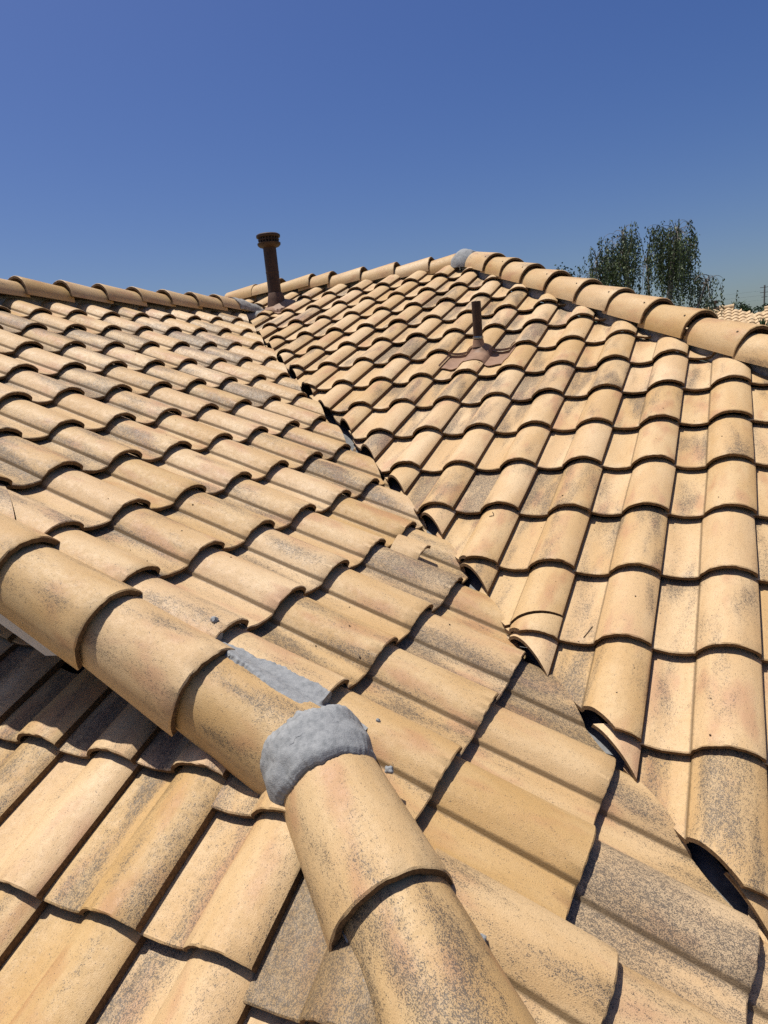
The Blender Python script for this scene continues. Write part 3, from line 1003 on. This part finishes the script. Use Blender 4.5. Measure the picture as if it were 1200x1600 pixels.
GZ = -4.7
tree = empty('weeping_tree', 'tall airy weeping tree with hanging leaf strands behind the right hip', 'tree', (0.7, 20.0, GZ))
rg = random.Random(11)
bmw, bml = bmesh.new(), bmesh.new()
stems = [[(0.7, 20, GZ), (0.65, 20.1, -2.0), (0.3, 20.1, 0.5), (0.05, 20.0, 2.3), (-0.05, 20.0, 3.55)],
         [(0.75, 20, GZ), (0.85, 19.9, -2.0), (1.1, 19.8, 0.5), (1.3, 20.0, 2.4), (1.45, 20.0, 3.45)],
         [(0.3, 20.1, -0.5), (-0.4, 20.4, 1.0), (-0.75, 20.2, 2.4), (-0.85, 20.2, 3.0)],
         [(1.0, 19.9, -1.0), (1.8, 19.7, 0.6), (2.15, 19.9, 1.7), (2.25, 20.0, 2.0)],
         [(0.75, 20.1, -1.5), (0.6, 20.8, 0.8), (0.55, 21.0, 2.2), (0.45, 21.0, 2.9)]]
for s in stems:
    r0 = 0.17 if s[0][2] == GZ else 0.07
    tube(bmw, s, [r0 * (1 - 0.85 * k / (len(s) - 1)) for k in range(len(s))], 7)
# crown lobes: (x, y, z top, spread, how many strands, longest)
lobes = [(-1.05, 20.0, 2.75, 0.32, 30, 1.7), (-0.65, 20.3, 3.25, 0.30, 36, 2.2), (-0.15, 20.0, 3.55, 0.30, 40, 2.5), (0.10, 19.8, 3.75, 0.20, 22, 2.5),
         (-0.3, 20.6, 3.0, 0.45, 32, 2.4), (0.95, 20.0, 3.55, 0.28, 32, 2.3), (1.35, 20.2, 3.60, 0.25, 44, 2.6), (1.6, 19.9, 3.25, 0.25, 40, 2.5),
         (1.2, 20.5, 3.0, 0.4, 30, 2.5), (1.95, 20.0, 2.2, 0.22, 22, 1.5), (2.3, 20.1, 2.0, 0.26, 26, 1.3), (0.5, 20.2, 2.35, 0.2, 6, 1.2), (-1.2, 20.1, 1.9, 0.28, 20, 1.5)]
for (lx, ly, lz, sp_, cnt, lmax) in lobes:
    st = min(stems, key=lambda s: abs(s[-1][0] - lx))
    for k in range(int(cnt * 1.55)):
        tx, ty, tz = lx + rg.gauss(0, sp_ * 0.9), ly + rg.gauss(0, 0.5), lz - abs(rg.gauss(0, 0.55))
        b0 = Vector(st[-2]).lerp(Vector(st[-1]), rg.random())
        if k % 4 == 0:
            e0 = Vector((tx, ty, tz)); mid_ = b0.lerp(e0, 0.6) + Vector((0, 0, 0.20))
            tube(bmw, [b0 * (1 - t) ** 2 + mid_ * 2 * t * (1 - t) + e0 * t * t for t in [q_ / 6 for q_ in range(7)]], [0.013 - 0.0016 * q_ for q_ in range(7)], 4, cap=False)
        ln = rg.uniform(0.3, 1.0) * lmax * 0.55
        sw = Vector((rg.uniform(-0.05, 0.05), rg.uniform(-0.05, 0.05), 0))
        ns = max(4, int(ln / 0.024))
        dens = rg.uniform(0.55, 1.0)
        tube(bmw, [Vector((tx, ty, tz)), Vector((tx, ty, tz - ln)) + sw * 1.2], 0.003, 3, cap=False)
        for q in range(ns):
            if rg.random() > dens: continue
            f = q / ns
            p = Vector((tx, ty, tz - ln * f)) + sw * f + Vector((rg.gauss(0, 0.03), rg.gauss(0, 0.03), rg.gauss(0, 0.02)))
            leaf(bml, p, Vector((rg.uniform(-0.8, 0.8), rg.uniform(-0.8, 0.8), -1)), rg.uniform(0.055, 0.095), rg.uniform(0.016, 0.027), rg)
# two bare arching sprays at the top
for (a, b_, c_) in (((1.4, 20, 3.3), (1.6, 20, 3.8), (1.85, 20, 3.3)), ((-0.1, 20, 3.4), (-0.5, 20, 3.75), (-0.65, 20, 3.35)), ((1.3, 20, 3.3), (0.75, 20, 3.78), (0.62, 20, 3.5)),
                    ((2.1, 20, 1.8), (2.45, 20, 2.25), (2.58, 20, 1.5)), ((1.4, 20, 3.3), (1.45, 20, 3.82), (1.75, 20, 3.45))):
    a, b_, c_ = Vector(a), Vector(b_), Vector(c_)
    tube(bmw, [(a * (1 - t) ** 2 + b_ * 2 * t * (1 - t) + c_ * t * t) for t in [k / 8 for k in range(9)]], 0.006, 4, cap=False)
    for q in range(16):
        leaf(bml, c_ + Vector((rg.gauss(0, 0.03), 0, 0.1 - q * 0.035)), Vector((rg.uniform(-0.6, 0.6), 0.2, -1)), 0.08, 0.022, rg)
child('trunk', finish(bmw, 'trunk_mesh', [M_BARK], 60), tree, Matrix())
child('crown', finish(bml, 'crown_mesh', [M_LEAF], 60, flip=False), tree, Matrix())


def bushy_tree(name, base, zbot, ztop, rad, label, cat, mt, seed, leaves=1500, ls=0.16, group=None):
    rg = random.Random(seed)
    t = empty(name, label, cat, base, group)
    bm = bmesh.new()
    tube(bm, [base, (base[0] + 0.1, base[1], (base[2] + zbot) / 2), (base[0], base[1], zbot + 0.6 * (ztop - zbot))], [0.05 * rad + 0.06, 0.04 * rad + 0.04, 0.03], 7)
    for k in range(6):
        a = k * 1.05
        tube(bm, [(base[0], base[1], zbot), (base[0] + rad * 0.6 * math.cos(a), base[1] + rad * 0.6 * math.sin(a), zbot + 0.6 * (ztop - zbot))], [0.04, 0.015], 5)
    child('trunk', finish(bm, 'trunk_mesh', [M_BARK], 60), t, Matrix())
    bm = bmesh.new()
    lob = [(rg.gauss(0, 0.5), rg.gauss(0, 0.5), rg.uniform(0.25, 0.9), rg.uniform(0.35, 0.6)) for _ in range(9)]
    for k in range(leaves):
        lx, ly, lz, lr = rg.choice(lob)
        v = Vector((rg.gauss(0, 1), rg.gauss(0, 1), rg.gauss(0, 1))).normalized() * lr * rg.uniform(0.6, 1.05)
        p = Vector((base[0] + (lx + v.x) * rad * 0.75, base[1] + (ly + v.y) * rad * 0.75, zbot + (ztop - zbot) * min(1.0, max(0, lz * 0.75 + v.z * 0.5))))
        leaf(bm, p, Vector((rg.uniform(-1, 1), rg.uniform(-1, 1), rg.uniform(-0.8, 0.5))), ls * rg.uniform(0.7, 1.3), ls * 0.35, rg)
    child('crown', finish(bm, 'crown_mesh', [mt], 60, flip=False), t, Matrix())
    return t


bushy_tree('leafy_tree', (-2.7, 23.5, GZ), 0.5, 3.65, 1.0, 'small dark leafy treetop peeping over the right hip left of the weeping tree', 'tree', M_SHRUB, 5, 1500, 0.09)

# ------------------------------------------------------------------ neighbourhood at the right edge
def far_house(name, x0, x1, y, zr, ze, depth, label, group, course=0.42, tw=0.36):
    """low house whose tiled slope faces the camera: ridge x0..x1 at height zr, eave at ze"""
    h = empty(name, label, 'house', ((x0 + x1) / 2, y, GZ), group)
    sl = (zr - ze) / depth
    bm = bmesh.new()
    nrow = int(depth / course)
    # every course a wavy strip with its own butt edge
    for r in range(nrow):
        ya, yb = y - r * course, y - (r + 1) * course - 0.03
        za, zb = zr - (ya - y) * -sl, zr - (y - yb) * sl
        ext = r * course
        xl, xr = x0 - ext, x1 + ext
        n = max(2, int((xr - xl) / (tw / 8)))
        T, B = [], []
        for k in range(n + 1):
            x = xl + (xr - xl) * k / n
            w_ = 0.09 * abs(math.sin(math.pi * x / tw)) - 0.03
            T.append([(x, ya, za + w_ + 0.0)]); B.append((x, yb, zb + w_ + 0.06))
        va = [bm.verts.new(t[0]) for t in T]; vb = [bm.verts.new(b) for b in B]
        vc = [bm.verts.new((b[0], b[1], b[2] - 0.06)) for b in B]
        for k in range(n):
            bm.faces.new((va[k], vb[k], vb[k + 1], va[k + 1])); bm.faces.new((vb[k], vc[k], vc[k + 1], vb[k + 1]))
    o = child('roof_tiles', finish(bm, 'far_tiles_mesh', [M_FARTILE], 50, flip=False), h, Matrix()); o['kind'] = 'stuff'
    bm = bmesh.new()
    n = max(1, int((x1 - x0) / 0.45))
    for k in range(n):
        xa = x0 + (x1 - x0) * k / n
        tube(bm, [(xa, y, zr + 0.02), (xa + (x1 - x0) / n + 0.04, y, zr + 0.05)], [0.13, 0.16], 10)
    child('ridge_caps', finish(bm, 'ridge_caps_mesh', [M_FARTILE], 40), h, Matrix())
    bm = bmesh.new()
    e = depth
    pts = [(x0 - e, y - e, ze - 0.1), (x1 + e, y - e, ze - 0.1), (x1 + e, y + e, ze - 0.1), (x0 - e, y + e, ze - 0.1)]
    top_ = [bm.verts.new((x0, y, zr - 0.06)), bm.verts.new((x1, y, zr - 0.06))]
    pv = [bm.verts.new(p) for p in pts]
    for f_ in ((pv[0], pv[1], top_[1], top_[0]), (pv[1], pv[2], top_[1]), (pv[2], pv[3], top_[0], top_[1]), (pv[3], pv[0], top_[0])): bm.faces.new(f_)
    child('roof', finish(bm, 'roof_mesh', [M_FARTILE], 20), h, Matrix())
    bm = bmesh.new()
    box(bm, ((x0 + x1) / 2, y, (ze - 0.1 + GZ) / 2), (x1 - x0 + 2 * e - 1.0, 2 * e - 1.0, ze - 0.1 - GZ))
    child('wall', finish(bm, 'wall_mesh', [M_STUCCO], 20), h, Matrix())
    return h


far_house('house', 1.3, 2.95, 43.0, 2.02, 0.5, 3.6, 'far house with buff wavy tiled hip roof right of the weeping tree', 'houses beyond the roof')
far_house('house', 4.4, 9.0, 40.0, 1.62, 0.1, 3.6, 'far house with buff tiled roof at the right edge under the utility pole', 'houses beyond the roof')
far_house('house', 3.7, 4.0, 47.0, 1.55, 0.3, 2.6, 'small far tan roof between the two larger far roofs', 'houses beyond the roof')
bushy_tree('bush', (3.75, 58, GZ), 1.2, 3.0, 1.0, 'rounded dark green treetop behind the far house roofs', 'tree', M_SHRUB, 21, 1400, 0.16)
bushy_tree('bush', (6.4, 75, GZ), 1.6, 3.7, 1.6, 'hazy far treetop at the foot of the utility pole', 'tree', M_SHRUB, 22, 1400, 0.2)


def palm(base, top, fr, label, cat, seed, nl=26, wide=0.05, group=None, name='palm_tree'):
    rg = random.Random(seed)
    t = empty(name, label, cat, base, group)
    bm = bmesh.new()
    tube(bm, [base, ((base[0] + top[0]) / 2 + 0.05, base[1], (base[2] + top[2]) / 2), top], [0.16, 0.13, 0.1], 8)
    child('trunk', finish(bm, 'trunk_mesh', [M_POLE], 60), t, Matrix())
    for k in range(nl):
        bm = bmesh.new()
        a = rg.uniform(0, 2 * math.pi); el = rg.uniform(-0.3, 1.35)
        d = Vector((math.cos(a) * math.cos(el), math.sin(a) * math.cos(el), math.sin(el)))
        s = d.cross(Vector((0, 0, 1))).normalized() * wide * fr
        p = Vector(top); L = fr * rg.uniform(0.75, 1.1)
        p1 = p + d * L * 0.5; p2 = p + d * L - Vector((0, 0, 0.12 * L))
        v = [bm.verts.new(q) for q in (p - s * 0.5, p + s * 0.5, p1 + s, p1 - s, p2, p1 + Vector((0, 0, 0.02)))]
        bm.faces.new((v[0], v[1], v[2], v[3])); bm.faces.new((v[3], v[2], v[4]))
        child('frond', finish(bm, 'frond_mesh', [M_SPIKE], 60, flip=False), t, Matrix())


palm((3.55, 18.1, GZ), (3.55, 18.1, 0.30), 0.46, 'spiky green yucca top at the right edge just above the hip tiles', 'yucca', 3, 40, 0.055, name='yucca')
palm((3.15, 95, GZ), (3.15, 95, 4.3), 1.1, 'far palm, left of the two beyond the first far roof', 'palm', 8, 18, 0.08, 'palms on the skyline')
palm((3.95, 95, GZ), (3.95, 95, 4.5), 1.1, 'far palm, right of the two beyond the first far roof', 'palm', 9, 18, 0.08, 'palms on the skyline')

pole = empty('utility_pole', 'dark wooden utility pole with cross arms on the right skyline', 'utility pole', (6.2, 88, GZ))
bm = bmesh.new(); tube(bm, [(6.2, 88, GZ), (6.2, 88, 6.0)], [0.11, 0.08], 10)
child('post', finish(bm, 'post_mesh', [M_POLE], 40), pole, Matrix())
for z in (5.75, 5.2, 4.7):
    bm = bmesh.new(); box(bm, (6.2, 87.85, z), (0.9 if z > 5 else 0.6, 0.06, 0.06))
    child('crossarm', finish(bm, 'crossarm_mesh', [M_POLE], 20), pole, Matrix())
for k in range(3):
    bm = bmesh.new()
    z = 5.8 - 0.5 * k
    tube(bm, [(6.2 + t * 40 - 20, 87.8 + 0.0 * t, z - 0.4 + 1.6 * (t - 0.5) ** 2 * 1.0) for t in [q / 20 for q in range(21)]], 0.006, 4)
    child('wire', finish(bm, 'wire_mesh', [M_BLACK], 60), pole, Matrix())
bm = bmesh.new(); tube(bm, [(2.0, 42.9, 1.95), (2.0, 42.9, 2.35)], 0.05, 8); tube(bm, [(2.0, 42.9, 2.35), (2.0, 42.9, 2.52)], [0.16, 0.13], 10)
o = bpy.data.objects.new('roof_vent', finish(bm, 'roof_vent_mesh', [M_PIPE], 40)); COL.objects.link(o)
tag(o, 'small dark vent cap on the ridge of the first far roof', 'roof vent')
